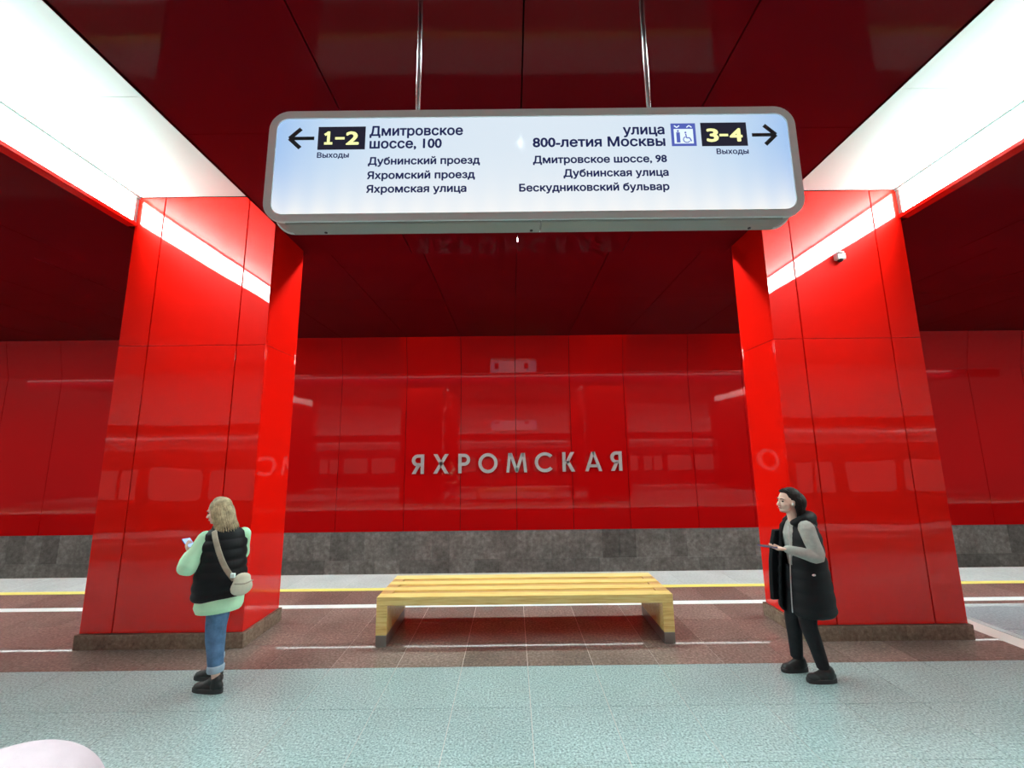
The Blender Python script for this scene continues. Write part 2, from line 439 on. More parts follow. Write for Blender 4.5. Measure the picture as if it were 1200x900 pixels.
# ================================================================== LIGHT TROUGHS
def make_trough(sgn, xi, label):
    """sgn -1: strip on the far left side. xi = X of inner edge"""
    root = empty('ceiling_light', (xi, 0, Z2)); tag(root, label, 'ceiling light')
    y0, y1 = mir(YF)+0.004, YF-0.004; h = Z1-Z2
    S = lambda x: sgn*x
    seams = [y0, YM-0.67, YM+0.67, y1]
    for a, b in zip(seams[:-1], seams[1:]):
        MB().box((S(0.004), a+0.0025, h), (S(PW-0.02), b-0.0025, h+0.02)).build('panel', DIFF, root)
    MB().box((S(0), y0, h+0.02), (S(PW+0.06), y1, h+0.05)).build('backing', GASK, root)
    MB().box((S(PW-0.012), y0+0.05, 0.046), (S(PW+0.03), y1-0.05, h-0.027)).build('diffuser_strip', STRIP, root)
    MB().box((S(PW-0.034), y0, h-0.026), (S(PW+0.03), y1, h-0.001)).build('frame', GASK, root)
    MB().box((S(PW-0.020), y1-0.05, 0.046), (S(PW+0.03), y1, h-0.027)).build('frame', GASK, root)
    MB().box((S(PW-0.020), y0, 0.046), (S(PW+0.03), y0+0.05, h-0.027)).build('frame', GASK, root)
    MB().box((S(PW-0.034), y0, -0.006), (S(PW+0.088), y1, 0.045)).build('lip', RED, root, bevel=0.004, label='bright red lower lip of the light trough')
    MB().box((S(PW+0.032), y0, 0.046), (S(PW+0.045), y1, h)).build('backing', GASK, root)
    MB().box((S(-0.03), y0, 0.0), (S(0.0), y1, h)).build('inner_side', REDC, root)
    return root
make_trough(-1, CX-XI, 'white luminous ceiling trough above the left pillar, running towards the viewer')
make_trough(1, CX+XI, 'white luminous ceiling trough above the right pillar, running towards the viewer')
make_trough(-1, CX-XI-PITCHX, 'white luminous ceiling trough beyond the left edge of the view')
make_trough(1, CX+XI+PITCHX, 'white luminous ceiling trough beyond the right edge of the view')

# ================================================================== SIGN
SY = 1.80; SXC = 0.112
def rrect(x0, x1, z0, z1, r, n=8):
    pts = []
    for cx, cz, a0 in ((x1-r, z0+r, -90), (x1-r, z1-r, 0), (x0+r, z1-r, 90), (x0+r, z0+r, 180)):
        for i in range(n+1):
            a = math.radians(a0+90*i/n); pts.append((cx+r*math.cos(a), cz+r*math.sin(a)))
    return pts
def frame_ring(mb, o, i, y0, y1):
    n = len(o); vs = []
    for y in (y0, y1):
        vs += [(p[0], y, p[1]) for p in o]+[(p[0], y, p[1]) for p in i]
    fs = []
    for k in range(n):
        q = (k+1) % n
        fs += [(k, q, n+q, n+k), (2*n+k, 3*n+k, 3*n+q, 2*n+q), (k, 2*n+k, 2*n+q, q), (n+k, n+q, 3*n+q, 3*n+k)]
    mb.add(vs, fs)
def sign_light(name, back=False):
    m, n, l, b = new_mat(name)
    v = coords(n, l, 'Object'); sp = n.new('ShaderNodeSeparateXYZ'); l.new(v, sp.inputs[0])
    def mth(op, a, c=None, clamp=False):
        x = n.new('ShaderNodeMath'); x.operation = op; x.use_clamp = clamp
        for i, q in enumerate((a, c)):
            if q is None: continue
            if isinstance(q, (int, float)): x.inputs[i].default_value = q
            else: l.new(q, x.inputs[i])
        return x.outputs[0]
    z = sp.outputs['Z']; x = sp.outputs['X']
    # LED edge row under the lower rim: brighter scallops near the bottom
    low = mth('POWER', mth('MULTIPLY', mth('SUBTRACT', 0.52, z), 2.1, True), 3.0)
    scal = mth('ADD', mth('MULTIPLY', mth('SINE', mth('MULTIPLY', x, 56.0)), 0.10), 0.90)
    edge = mth('SUBTRACT', 1.0, mth('POWER', mth('MULTIPLY', mth('ABSOLUTE', x), 0.82), 3.0), True)
    dull = ramp(n, l, edge, [(0.0, (0.36, 0.58, 0.93)), (0.55, (0.58, 0.76, 0.96)), (1.0, (0.76, 0.87, 0.97))])
    mix = n.new('ShaderNodeMix'); mix.data_type = 'RGBA'; l.new(mth('MULTIPLY', low, scal, True), mix.inputs[0])
    l.new(dull, mix.inputs[6]); mix.inputs[7].default_value = (0.98, 1.0, 1.0, 1)
    b.inputs['Base Color'].default_value = (0.05, 0.05, 0.05, 1); b.inputs['Roughness'].default_value = 0.08
    l.new(mix.outputs[2], b.inputs['Emission Color']); b.inputs['Emission Strength'].default_value = SIGN_E
    b.inputs['Specular IOR Level'].default_value = 0.5
    return m
SLM = sign_light('backlit_acrylic')
INK = emit('backlit_navy_print', (0.012, 0.018, 0.085), 0.8); INKB = emit('backlit_black_print', (0.017, 0.017, 0.032), 0.8)
BLUEP = emit('backlit_blue_print', (0.10, 0.14, 0.52), 0.75)
YELE = emit('lit_yellow_print', (0.93, 0.96, 0.40), 0.95); PALEE = emit('lit_pale_print', (0.72, 0.84, 0.97), 0.95)
ARROWM = plain('dark_arrow_print', (0.025, 0.04, 0.05), 0.5)
sign = empty('hanging_sign', (SXC, SY, 3.143)); tag(sign, 'long backlit station exit sign in Russian hanging from two steel rods', 'sign')
SZ0, SZ1, SHW, SD = 0.0, 0.563, 1.238, 0.12
# coordinates below are local to the sign
MB().prism(rrect(-SHW+0.012, SHW-0.012, SZ0+0.004, SZ1-0.006, 0.085), 1, 0.012, SD-0.012).build('housing', ALUD, sign)
for y0, y1 in ((0.0, 0.016), (SD-0.016, SD)):
    mb = MB(); frame_ring(mb, rrect(-SHW, SHW, SZ0, SZ1, 0.095), rrect(-SHW+0.036, SHW-0.036, SZ0+0.036, SZ1-0.038, 0.055), y0, y1)
    mb.build('frame', ALU, sign)
MB().prism(rrect(-SHW+0.034, SHW-0.034, SZ0+0.034, SZ1-0.036, 0.056), 1, 0.006, 0.011).build('face', SLM, sign)
MB().prism(rrect(-SHW+0.034, SHW-0.034, SZ0+0.034, SZ1-0.036, 0.056), 1, SD-0.011, SD-0.006).build('face', SLM, sign)
MB().box((-SHW+0.10, 0.012, -0.009), (0.03, SD-0.012, 0.006)).build('bottom_rail', ALUD, sign, bevel=0.003)
MB().box((0.033, 0.012, -0.009), (SHW-0.10, SD-0.012, 0.006)).build('bottom_rail', ALUD, sign, bevel=0.003)
for x in (-0.98, -0.01, 1.02):
    MB().tube([(x, 0.085, -0.0125), (x, 0.085, -0.008)], 0.007, 10, False, round_ends=False).build('screw', BLACK, sign)
for x in (-0.555, 0.575):
    t = MB(); t.tube([(x, SD/2, SZ1-0.01), (x, SD/2, Z2-3.143)], 0.0115, 14, round_ends=False); t.build('rod', ROD, sign)
    MB().tube([(x, SD/2, Z2-3.143-0.02), (x, SD/2, Z2-3.143)], 0.035, 16, False, round_ends=False).build('ceiling_cap', ALU, sign)
def stroke(mb, pts, w, y0, y1):
    for a, b in zip(pts[:-1], pts[1:]):
        d = Vector((b[0]-a[0], b[1]-a[1])).normalized(); nn = Vector((-d.y, d.x))*w/2
        mb.prism([(a[0]+nn.x, a[1]+nn.y), (b[0]+nn.x, b[1]+nn.y), (b[0]-nn.x, b[1]-nn.y), (a[0]-nn.x, a[1]-nn.y)], 1, y0, y1)
    return mb
from mathutils.geometry import delaunay_2d_cdt
def text_mesh(s):
    """outline of the built-in font, triangulated with an even-odd test (the font fill drops some Cyrillic strokes)"""
    c = bpy.data.curves.new('t', 'FONT'); c.body = s; c.resolution_u = 3; c.fill_mode = 'NONE'
    o = bpy.data.objects.new('t', c); COL.objects.link(o); bpy.context.view_layer.update()
    me = bpy.data.meshes.new_from_object(o.evaluated_get(bpy.context.evaluated_depsgraph_get()))
    P = [Vector((v.co.x, v.co.y)) for v in me.vertices]; E = [tuple(e.vertices) for e in me.edges]
    bpy.data.objects.remove(o); bpy.data.curves.remove(c); bpy.data.meshes.remove(me)
    V, _, F = delaunay_2d_cdt(P, E, [], 0, 1e-5)[:3]; keep = []
    for f in F:
        x = sum(V[k].x for k in f)/len(f); y = sum(V[k].y for k in f)/len(f); n = 0
        for a, b in E:
            p, q = P[a], P[b]
            if (p.y > y) != (q.y > y) and x < p.x+(y-p.y)*(q.x-p.x)/(q.y-p.y): n += 1
        if n % 2: keep.append(tuple(f))
    nm = bpy.data.meshes.new('text'); nm.from_pydata([(v.x, v.y, 0) for v in V], [], keep); nm.update()
    return nm
def sign_text(s, x0, x1, base, cap, m, y=0.0054, name='lettering', bold=0.032, parent=sign, face=-1):
    """one object per word; x0..x1 and base in world X / Z on the sign plane; cap height in metres"""
    full = text_mesh(s); xs_ = [v.co.x for v in full.vertices]; a, b = min(xs_), max(xs_)
    sc = (x1-x0)/(b-a); sz = cap/0.729
    words = s.split(' ')
    for i, wd in enumerate(words):
        pre = ' '.join(words[:i+1]); pm = text_mesh(pre); xe = max(v.co.x for v in pm.vertices)
        me = text_mesh(wd); wx = [v.co.x for v in me.vertices]; shift = xe-max(wx)
        n = len(me.vertices); vs = []; fs = []
        for k, (dx, dz) in enumerate(((0, 0), (1, 0), (-1, 0), (0, 1), (0, -1), (.7, .7), (-.7, -.7), (.7, -.7), (-.7, .7))):
            vs += [(x0-SXC+(v.co.x+shift-a+dx*bold*0.9)*sc, y-k*0.00002, base-3.143+(v.co.y+dz*bold*0.9)*sz) for v in me.vertices]
            fs += [tuple(q+k*n for q in p.vertices) for p in me.polygons]
        mb = MB(); mb.add(vs, fs); mb.build(name, m, parent)
CT = 0.049
sign_text('Дмитровское', -0.653, -0.217, 3.577, CT, INK)
sign_text('шоссе, 100', -0.651, -0.316, 3.511, CT, INK)
sign_text('Дубнинский проезд', -0.655, -0.137, 3.427, 0.037, INK, bold=0.036)
sign_text('Яхромский проезд', -0.656, -0.160, 3.354, 0.037, INK, bold=0.036)
sign_text('Яхромская улица', -0.657, -0.199, 3.285, 0.037, INK, bold=0.036)
sign_text('улица', 0.540, 0.732, 3.570, CT, INK)
sign_text('800-летия Москвы', 0.114, 0.732, 3.509, CT, INK)
sign_text('Дмитровское шоссе, 98', 0.113, 0.734, 3.425, 0.037, INK, bold=0.036)
sign_text('Дубнинская улица', 0.253, 0.737, 3.355, 0.037, INK, bold=0.036)
sign_text('Бескудниковский бульвар', 0.047, 0.736, 3.283, 0.037, INK, bold=0.036)
def flat(mb, x0, x1, z0, z1, y=0.0045):
    return mb.box((x0-SXC, y, z0-3.143), (x1-SXC, 0.0065, z1-3.143))
flat(MB(), -0.896, -0.674, 3.506, 3.625).build('number_badge', INKB, sign)
def numerals(a, ax0, ax1, dx0, dx1, b, bx0, bx1, z):
    if a == '1':                       # slab-footed numeral one
        mb = MB(); xm = (ax0+ax1)/2-SXC+0.002; zb = z-3.143
        stroke(mb, [(xm, zb), (xm, zb+0.068)], 0.0135, 0.0038, 0.0045)
        stroke(mb, [(xm-0.019, zb+0.006), (xm+0.019, zb+0.006)], 0.012, 0.0037, 0.0045)
        stroke(mb, [(xm-0.018, zb+0.050), (xm+0.003, zb+0.064)], 0.012, 0.0036, 0.0045)
        mb.build('badge_lettering', YELE, sign)
    else: sign_text(a, ax0, ax1, z, 0.068, YELE, y=0.0038, bold=0.035, name='badge_lettering')
    sign_text(b, bx0, bx1, z, 0.068, YELE, y=0.0038, bold=0.035, name='badge_lettering')
    flat(MB(), dx0, dx1, z+0.026, z+0.038, 0.0038).build('badge_dash', YELE, sign)
numerals('1', -0.866, -0.831, -0.815, -0.771, '2', -0.761, -0.707, 3.532)
sign_text('Выходы', -0.895, -0.748, 3.465, 0.027, INK, bold=0.03)
flat(MB(), 0.905, 1.120, 3.504, 3.626).build('number_badge', INKB, sign)
numerals('3', 0.933, 0.982, 0.990, 1.031, '4', 1.041, 1.095, 3.528)
sign_text('Выходы', 0.971, 1.119, 3.463, 0.027, INK, bold=0.03)
def arrow(xt, xb, z, y0=0.0045, y1=0.0065):
    mb = MB(); d = 1 if xt < xb else -1; zl = z-3.143; xt -= SXC; xb -= SXC
    stroke(mb, [(xt+d*0.008, zl), (xb, zl)], 0.017, y0, y1)
    stroke(mb, [(xt+d*0.058, zl+0.050), (xt+d*0.006, zl)], 0.019, y0-0.0003, y1)
    stroke(mb, [(xt+d*0.058, zl-0.050), (xt+d*0.006, zl)], 0.019, y0-0.0006, y1)
    return mb
arrow(-1.036, -0.914, 3.566).build('arrow', ARROWM, sign); arrow(1.262, 1.144, 3.560).build('arrow', ARROWM, sign)
# lift pictogram
flat(MB(), 0.764, 0.880, 3.506, 3.624).build('lift_pictogram', BLUEP, sign)
mb = MB(); flat(mb, 0.777, 0.867, 3.518, 3.594, 0.0038)
mb.build('pictogram_field', PALEE, sign)
zz = -3.143
for cx_, s_ in ((0.792-SXC, -1), (0.850-SXC, 1)):
    mb = MB(); stroke(mb, [(cx_-0.012, 3.607+zz-s_*0.005), (cx_, 3.607+zz+s_*0.005), (cx_+0.012, 3.607+zz-s_*0.005)], 0.005, 0.0036, 0.0045)
    mb.build('chevron', PALEE, sign)
mb = MB(); o_ = -SXC
stroke(mb, [(0.796+o_, 3.523+zz), (0.796+o_, 3.576+zz)], 0.017, 0.0030, 0.0038)
mb.prism([(0.796+o_+0.005*math.cos(a), 3.583+zz+0.005*math.sin(a)) for a in [i*math.pi/5 for i in range(10)]], 1, 0.0030, 0.0038)
mb.prism([(0.831+o_+0.0045*math.cos(a), 3.575+zz+0.0045*math.sin(a)) for a in [i*math.pi/5 for i in range(10)]], 1, 0.0030, 0.0038)
stroke(mb, [(0.832+o_, 3.568+zz), (0.834+o_, 3.547+zz), (0.849+o_, 3.547+zz), (0.857+o_, 3.529+zz)], 0.005, 0.0030, 0.0038)
arc = [(0.835+o_+0.016*math.cos(a), 3.538+zz+0.015*math.sin(a)) for a in [math.radians(110+i*20) for i in range(12)]]
stroke(mb, arc, 0.004, 0.0030, 0.0038)
mb.build('pictogram_figures', BLUEP, sign)
# reverse face: the two dark badges that show in the mirror of the wall
for x in (-0.90, 0.68):
    MB().box((x-SXC, SD-0.0065, 0.363), (x+0.22-SXC, SD-0.0045, 0.483)).build('number_badge', INKB, sign)

# ================================================================== STATION NAME ON THE WALL
LM = plain('satin_steel_letters', (0.62, 0.66, 0.65), 0.30, 0.35)
LS = 0.00545; LH = 0.535; LZ = 1.525; LT = 0.088
def glyph(ch, w):
    """strokes in local x (0..w), z (0..LH)"""
    mb = MB(); y0, y1 = -0.05, 0.0; h = LH; t = LT
    def poly(p): mb.prism(p, 1, y0, y1)
    def bar(x0, z0, x1, z1, ww=t):
        # sheared bar with horizontal ends
        hw = ww/2*math.hypot(x1-x0, z1-z0)/abs(z1-z0)
        poly([(x0-hw, z0), (x0+hw, z0), (x1+hw, z1), (x1-hw, z1)])
    def arcring(cx, cz, rx, rz, a0, a1, tt=t, n=22):
        A = [math.radians(a0+(a1-a0)*i/n) for i in range(n+1)]
        for p, q in zip(A[:-1], A[1:]):
            poly([(cx+rx*math.cos(p), cz+rz*math.sin(p)), (cx+rx*math.cos(q), cz+rz*math.sin(q)),
                  (cx+(rx-tt)*math.cos(q), cz+(rz-tt)*math.sin(q)), (cx+(rx-tt)*math.cos(p), cz+(rz-tt)*math.sin(p))])
    def rect(x0, z0, x1, z1): poly([(x0, z0), (x1, z0), (x1, z1), (x0, z1)])
    if ch in 'РЯ':
        r = 0.165; m = (lambda x: x) if ch == 'Р' else (lambda x: w-x)
        def R2(x0, z0, x1, z1): rect(min(m(x0), m(x1)), z0, max(m(x0), m(x1)), z1)
        R2(0, 0, t, h); R2(t, h-t, w-r, h); R2(t, h-2*r, w-r, h-2*r+t)
        if ch == 'Р': arcring(w-r, h-r, r, r, -90, 90)
        else: arcring(r, h-r, r, r, 90, 270)
        if ch == 'Я': bar(0.055, 0, w-t-0.055, h-2*r+t*0.5)
    elif ch == 'О': arcring(w/2, h/2, w/2, h/2+0.008, 0, 360, n=36)
    elif ch == 'С': arcring(w/2+0.03, h/2, w/2+0.03, h/2+0.008, 42, 318, n=30)
    elif ch == 'Х': bar(0.055, 0, w-0.055, h); bar(w-0.055, 0, 0.055, h)
    elif ch == 'К': rect(0, 0, t, h); bar(w-0.06, 0, t+0.05, h*0.55); bar(t+0.03, h*0.42, w-0.075, h)
    elif ch == 'А': bar(0.045, 0, w/2-0.005, h, 0.082); bar(w-0.045, 0, w/2+0.005, h, 0.082); rect(0.12, 0.11, w-0.12, 0.11+0.075)
    elif ch == 'М':
        bar(0.042, 0, 0.10, h, 0.08); bar(w-0.042, 0, w-0.10, h, 0.08); bar(w/2, 0.03, 0.12, h, 0.082); bar(w/2, 0.03, w-0.12, h, 0.082)
        poly([(w/2-0.042, 0.03), (w/2-0.03, 0.0), (w/2+0.03, 0.0), (w/2+0.042, 0.03)])
    return mb
name = [('Я', 58, 120), ('Х', 168, 247), ('Р', 297, 357), ('О', 400, 498), ('М', 543, 650), ('С', 690, 783), ('К', 832, 898), ('А', 948, 1035), ('Я', 1080, 1138)]
desc = ['first letter from the left, a Я, at the start of the name', 'second letter from the left, a crossed Х', 'third letter from the left, a Р with a round bowl', 'fourth letter from the left, a round О',
        'middle letter, the wide М, fifth in the row', 'sixth letter from the left, a С open to the right', 'seventh letter from the left, a К', 'eighth letter from the left, an А with a crossbar', 'last letter, the rightmost Я, at the end of the name']
lx0 = CX - 0.11 - 2.815
for (ch, a, b), d in zip(name, desc):
    w = (b-a)*LS
    o = glyph(ch, w).build('metal_letter', LM, None, (lx0+(a-58)*LS, YW-0.042, LZ+0.0012*(a-58)*0.02), bevel=0.0)
    tag(o, 'silver metal ' + d, 'letter', 'station name letters on the track wall')
    pts = {'О': [(w/2, 0.04), (w/2, LH-0.04)], 'С': [(w/2+.03, 0.04), (w/2+.03, LH-0.04)], 'Р': [(0.044, 0.1), (0.044, 0.43)], 'Я': [(w-0.044, 0.1), (w-0.044, 0.43)],
           'К': [(0.044, 0.1), (0.044, 0.43)], 'Х': [(w/2, LH/2)], 'А': [(w/2, LH-0.05), (w/2, 0.147)], 'М': [(0.06, 0.16), (w-0.06, 0.16)]}[ch]
    for px, pz in pts: MB().box((px-0.014, -0.002, pz-0.014), (px+0.014, 0.040, pz+0.014)).build('standoff', ALUD, o)

# ================================================================== BENCH
bench = empty('bench', (CX+0.012, 5.09, 0)); tag(bench, 'long slatted pine bench with panel legs and steel feet between the pillars', 'bench')
BL, BD, BH = 1.652, 0.855, 0.515
yy = 0.0
rails = [0.135, 0.105, 0.125, 0.105, 0.125, 0.105, 0.155]; s_ = sum(rails); rails = [r*BD/s_ for r in rails]
for i, r in enumerate(rails):
    if i % 2 == 0:
        MB().box((-BL, yy+0.0012, BH-0.092), (BL, yy+r-0.0012, BH)).build('slat', WOOD, bench, bevel=0.003)
    else:
        MB().box((-BL+0.14, yy+0.0012, BH-0.085), (BL-0.14, yy+r-0.0012, BH-0.016)).build('slat', WOODO, bench, bevel=0.002)
        for s in (-1, 1):
            MB().box((s*BL, yy+0.0012, BH-0.09), (s*(BL-0.138), yy+r-0.0012, BH-0.001)).build('joint_block', WOODO, bench, bevel=0.002, label='orange end-grain joint block')
    yy += r
for s in (-1, 1):
    lt = 0.118
    leg = empty('leg', (s*(BL-lt/2), 0, 0)); leg.parent = bench
    yy = 0
    for i, r in enumerate(rails):
        # laminated upright staves
        MB().box((-lt/2, yy+0.003+0.0007, 0.118), (lt/2, yy+r-0.0007, BH-0.094)).build('stave', WOOD, leg, bevel=0.0015); yy += r
    MB().box((-lt/2+0.001, 0.004, 0.0), (lt/2-0.001, BD-0.004, 0.117)).build('steel_foot', plain('dull_steel', (0.30, 0.32, 0.31), 0.30, 0.8), leg, bevel=0.002)

# ================================================================== SMALL FITTINGS
c = empty('security_camera', (4.16, YF-0.002, 4.49)); tag(c, 'small white security camera mounted high on the right pillar', 'camera')
MB().box((-0.055, -0.075, -0.045), (0.060, 0.0, 0.040)).build('body', WHITEP, c, bevel=0.012)
MB().box((-0.045, -0.10, 0.03), (0.02, -0.01, 0.048)).build('sun_shield', WHITEP, c, bevel=0.004)
MB().ell((0, -0.045, -0.047), (0.032, 0.032, 0.028)).build('lens_dome', BLACK, c)

# train at the opposite platform: only its reflection shows
TRB = plain('train_body', (0.045, 0.035, 0.04), 0.5, 0.0, 0.1); TRW = emit('lit_train_window', (1.0, 0.93, 0.85), 0.22); TRR = plain('train_red', (0.16, 0.01, 0.015), 0.35, 0, 0.5)
tr = empty('subway_train', (0, mir(YE)-0.12, -1.15)); tag(tr, 'grey subway train at the platform behind the camera, seen only in reflections', 'train')
MB().prism([(0, 0), (0, 3.4), (-0.22, 3.85), (-1.35, 4.0), (-2.4, 3.85), (-2.7, 3.4), (-2.7, 0)], 0, -BX+1, BX-1).build('body', TRB, tr)
MB().box((-BX+1, 0.002, 0.95), (BX-1, 0.012, 1.75)).build('lower_band', TRR, tr)
x = -BX+2.2; k = 0
while x < BX-3:
    if k % 3 == 2:
        d_ = MB().box((x, 0.002, 1.17), (x+1.35, 0.03, 3.05)).build('door', TRB, tr)
        for q in (0.12, 0.74): MB().box((x+q, 0.031, 2.0), (x+q+0.5, 0.036, 2.85)).build('pane', TRW, d_)
        x += 1.6
    else:
        MB().prism([(x+p_[0], p_[1]) for p_ in rrect(0, 1.45, 2.0, 2.9, 0.15, 3)], 1, 0.003, 0.02).build('window', TRW, tr); x += 1.7
    k += 1
# ================================================================== PEOPLE
def remeshed(mb, name, m, parent, vox=0.006, smooth=3, label=None, factor=0.5):
    me = mb.mesh(name); o = bpy.data.objects.new(name, me); COL.objects.link(o)
    rm = o.modifiers.new('r', 'REMESH'); rm.mode = 'VOXEL'; rm.voxel_size = vox; rm.use_smooth_shade = True
    if smooth:
        sm = o.modifiers.new('s', 'SMOOTH'); sm.iterations = smooth; sm.factor = factor
    bpy.context.view_layer.update(); dg = bpy.context.evaluated_depsgraph_get()
    nm = bpy.data.meshes.new_from_object(o.evaluated_get(dg)); nm.name = name
    o.modifiers.clear(); o.data = nm; bpy.data.meshes.remove(me)
    nm.polygons.foreach_set('use_smooth', [True]*len(nm.polygons)); nm.materials.clear(); nm.materials.append(m)
    o.parent = parent
    if label: o['label'] = label
    return o
def fabric(name, col, rough=0.85, sc=60, var=0.2, spec=0.2):
    m, n, l, b = new_mat(name); v = coords(n, l, 'Object')
    t = noise(n, l, v, sc*0.15, 5, 0.6)
    c = ramp(n, l, t.outputs['Fac'], [(0.3, tuple(x*(1-var) for x in col)), (0.7, tuple(min(1, x*(1+var)) for x in col))])
    l.new(c, b.inputs['Base Color']); b.inputs['Roughness'].default_value = rough; b.inputs['Specular IOR Level'].default_value = spec
    t2 = noise(n, l, v, sc*4, 2); bump(n, l, t2.outputs['Fac'], b, 0.25, 0.002)
    return m
SKIN = plain('skin', (0.78, 0.54, 0.44), 0.5, spec=0.35); SKIN2 = plain('skin_warm', (0.78, 0.53, 0.43), 0.5, spec=0.35)
HAIRB = fabric('ash_blonde_hair', (0.40, 0.33, 0.20), 0.45, 200, 0.45, 0.4); HAIRD = fabric('dark_brown_hair', (0.012, 0.008, 0.007), 0.55, 200, 0.3, 0.25)
MINT = fabric('mint_cotton', (0.52, 0.88, 0.60), 0.8, 60, 0.06); VESTM = fabric('black_quilted_nylon', (0.006, 0.007, 0.009), 0.6, 40, 0.3, 0.25)
DENIM = fabric('washed_denim', (0.085, 0.17, 0.30), 0.85, 60, 0.40); DENIML = fabric('pale_denim_turnup', (0.36, 0.46, 0.56), 0.85, 60, 0.15)
SHOE = plain('black_leather', (0.014, 0.015, 0.016), 0.5); SOLE = plain('dark_rubber', (0.03, 0.03, 0.032), 0.7)
CREAM = fabric('cream_canvas', (0.66, 0.65, 0.52), 0.8, 80, 0.08); STRAP = fabric('taupe_webbing', (0.36, 0.32, 0.25), 0.8, 100, 0.15)
KNIT = fabric('grey_knit', (0.40, 0.40, 0.37), 0.9, 160, 0.12); TROUS = fabric('black_trousers', (0.014, 0.015, 0.018), 0.8, 60, 0.2)
EYE = plain('dark_eye', (0.02, 0.015, 0.012), 0.2); LIP = plain('lips', (0.45, 0.14, 0.12), 0.45); BROW = plain('brow_hair', (0.03, 0.02, 0.015), 0.7)
SCREEN = emit('lit_phone_screen', (0.35, 0.55, 1.0), 1.2); PHONEB = plain('phone_case', (0.05, 0.05, 0.16), 0.3); ZIP = plain('silver_zip', (0.6, 0.6, 0.6), 0.3, 0.8)

def rotz(a): return Matrix.Rotation(math.radians(a), 3, 'Z')
def yp(yaw, pitch=0, roll=0):
    """frame with local x = forward, y = left, z = up, heading yaw degrees (0 = +X, ccw)"""
    return Matrix.Rotation(math.radians(yaw), 3, 'Z') @ Matrix.Rotation(math.radians(-pitch), 3, 'Y') @ Matrix.Rotation(math.radians(roll), 3, 'X')
def head(mb, c, R, s=1.0):
    """c centre of the skull; union of forms, remeshed with the body"""
    f = lambda x, y, z: Vector(c) + R @ Vector((x*s, y*s, z*s))
    mb.ell(f(-0.012, 0, 0.022), (0.094*s, 0.073*s, 0.092*s), R)
    mb.ell(f(0.028, 0, -0.030), (0.062*s, 0.057*s, 0.075*s), R)
    mb.ell(f(0.040, 0, -0.080), (0.040*s, 0.040*s, 0.030*s), R)          # chin and jaw
    mb.ell(f(0.072, 0, -0.090), (0.017*s, 0.020*s, 0.016*s), R)
    mb.ell(f(0.070, 0, 0.025), (0.018*s, 0.050*s, 0.014*s), R)           # brow
    mb.tube([f(0.083, 0, 0.012), f(0.096, 0, -0.012), f(0.108, 0, -0.032)], [0.008*s, 0.0095*s, 0.013*s], 10)   # nose
    mb.ell(f(0.096, 0.011, -0.034), (0.010*s, 0.008*s, 0.008*s), R); mb.ell(f(0.096, -0.011, -0.034), (0.010*s, 0.008*s, 0.008*s), R)
    for sy in (-1, 1):
        mb.ell(f(0.058, sy*0.038, -0.028), (0.024*s, 0.022*s, 0.020*s), R)       # cheek
        mb.ell(f(-0.004, sy*0.073, -0.012), (0.018*s, 0.008*s, 0.030*s), R)      # ear
    mb.ell(f(0.086, 0, -0.058), (0.013*s, 0.024*s, 0.007*s), R); mb.ell(f(0.084, 0, -0.068), (0.013*s, 0.020*s, 0.007*s), R)
def face_bits(c, R, parent, s=1.0, brow=True):
    f = lambda x, y, z: Vector(c) + R @ Vector((x*s, y*s, z*s))
    for sy in (-1, 1):
        MB().ell(f(0.0765, sy*0.030, 0.000), (0.009*s, 0.013*s, 0.007*s), R, 12, 8).build('eye', EYE, parent)
        MB().tube([f(0.088, sy*0.012, 0.021), f(0.088, sy*0.030, 0.027), f(0.078, sy*0.048, 0.020)], [0.003, 0.0035, 0.002], 8).build('eyebrow', BROW, parent)
    MB().tube([f(0.090, 0.022, -0.064), f(0.1005, 0.0, -0.061), f(0.090, -0.022, -0.064)], [0.003, 0.007, 0.003], 8, flat=0.8, sub=3).build('lips', LIP, parent)
def hand(mb, w, d, n, s=1, grip=55, spread=0.2):
    """wrist point w, direction of fingers d, palm normal n (curling towards n), s = +1/-1 side of the thumb"""
    w = Vector(w); d = Vector(d).normalized(); n = Vector(n); n = (n-d*n.dot(d)).normalized(); t = d.cross(n)*s
    mb.tube([w-d*0.03, w+d*0.01, w+d*0.045, w+d*0.085], [0.024, 0.027, 0.038, 0.036], 12, flat=0.42, side=tuple(t))
    for i, (o, L) in enumerate(((0.028, 0.070), (0.0095, 0.078), (-0.0095, 0.072), (-0.027, 0.056))):
        p = w + d*0.085 + t*o; dirv = (d + t*o*spread*6).normalized(); pts = [p-d*0.015]; a = 0
        for q, fr in enumerate((0.42, 0.32, 0.26)):
            pts.append(p); a += math.radians(grip*(0.5 if q == 0 else 0.6)); p = p + (dirv*math.cos(a)+n*math.sin(a))*L*fr
        pts.append(p); mb.tube(pts, [0.0095, 0.0095, 0.0088, 0.0080, 0.0068], 10)
    b = w + d*0.022 + t*0.026
    mb.tube([b-t*0.01, b+t*0.018+d*0.022+n*0.012, b+t*0.018+d*0.050+n*0.026, b+t*0.008+d*0.070+n*0.034], [0.014, 0.0115, 0.0098, 0.0082], 10)
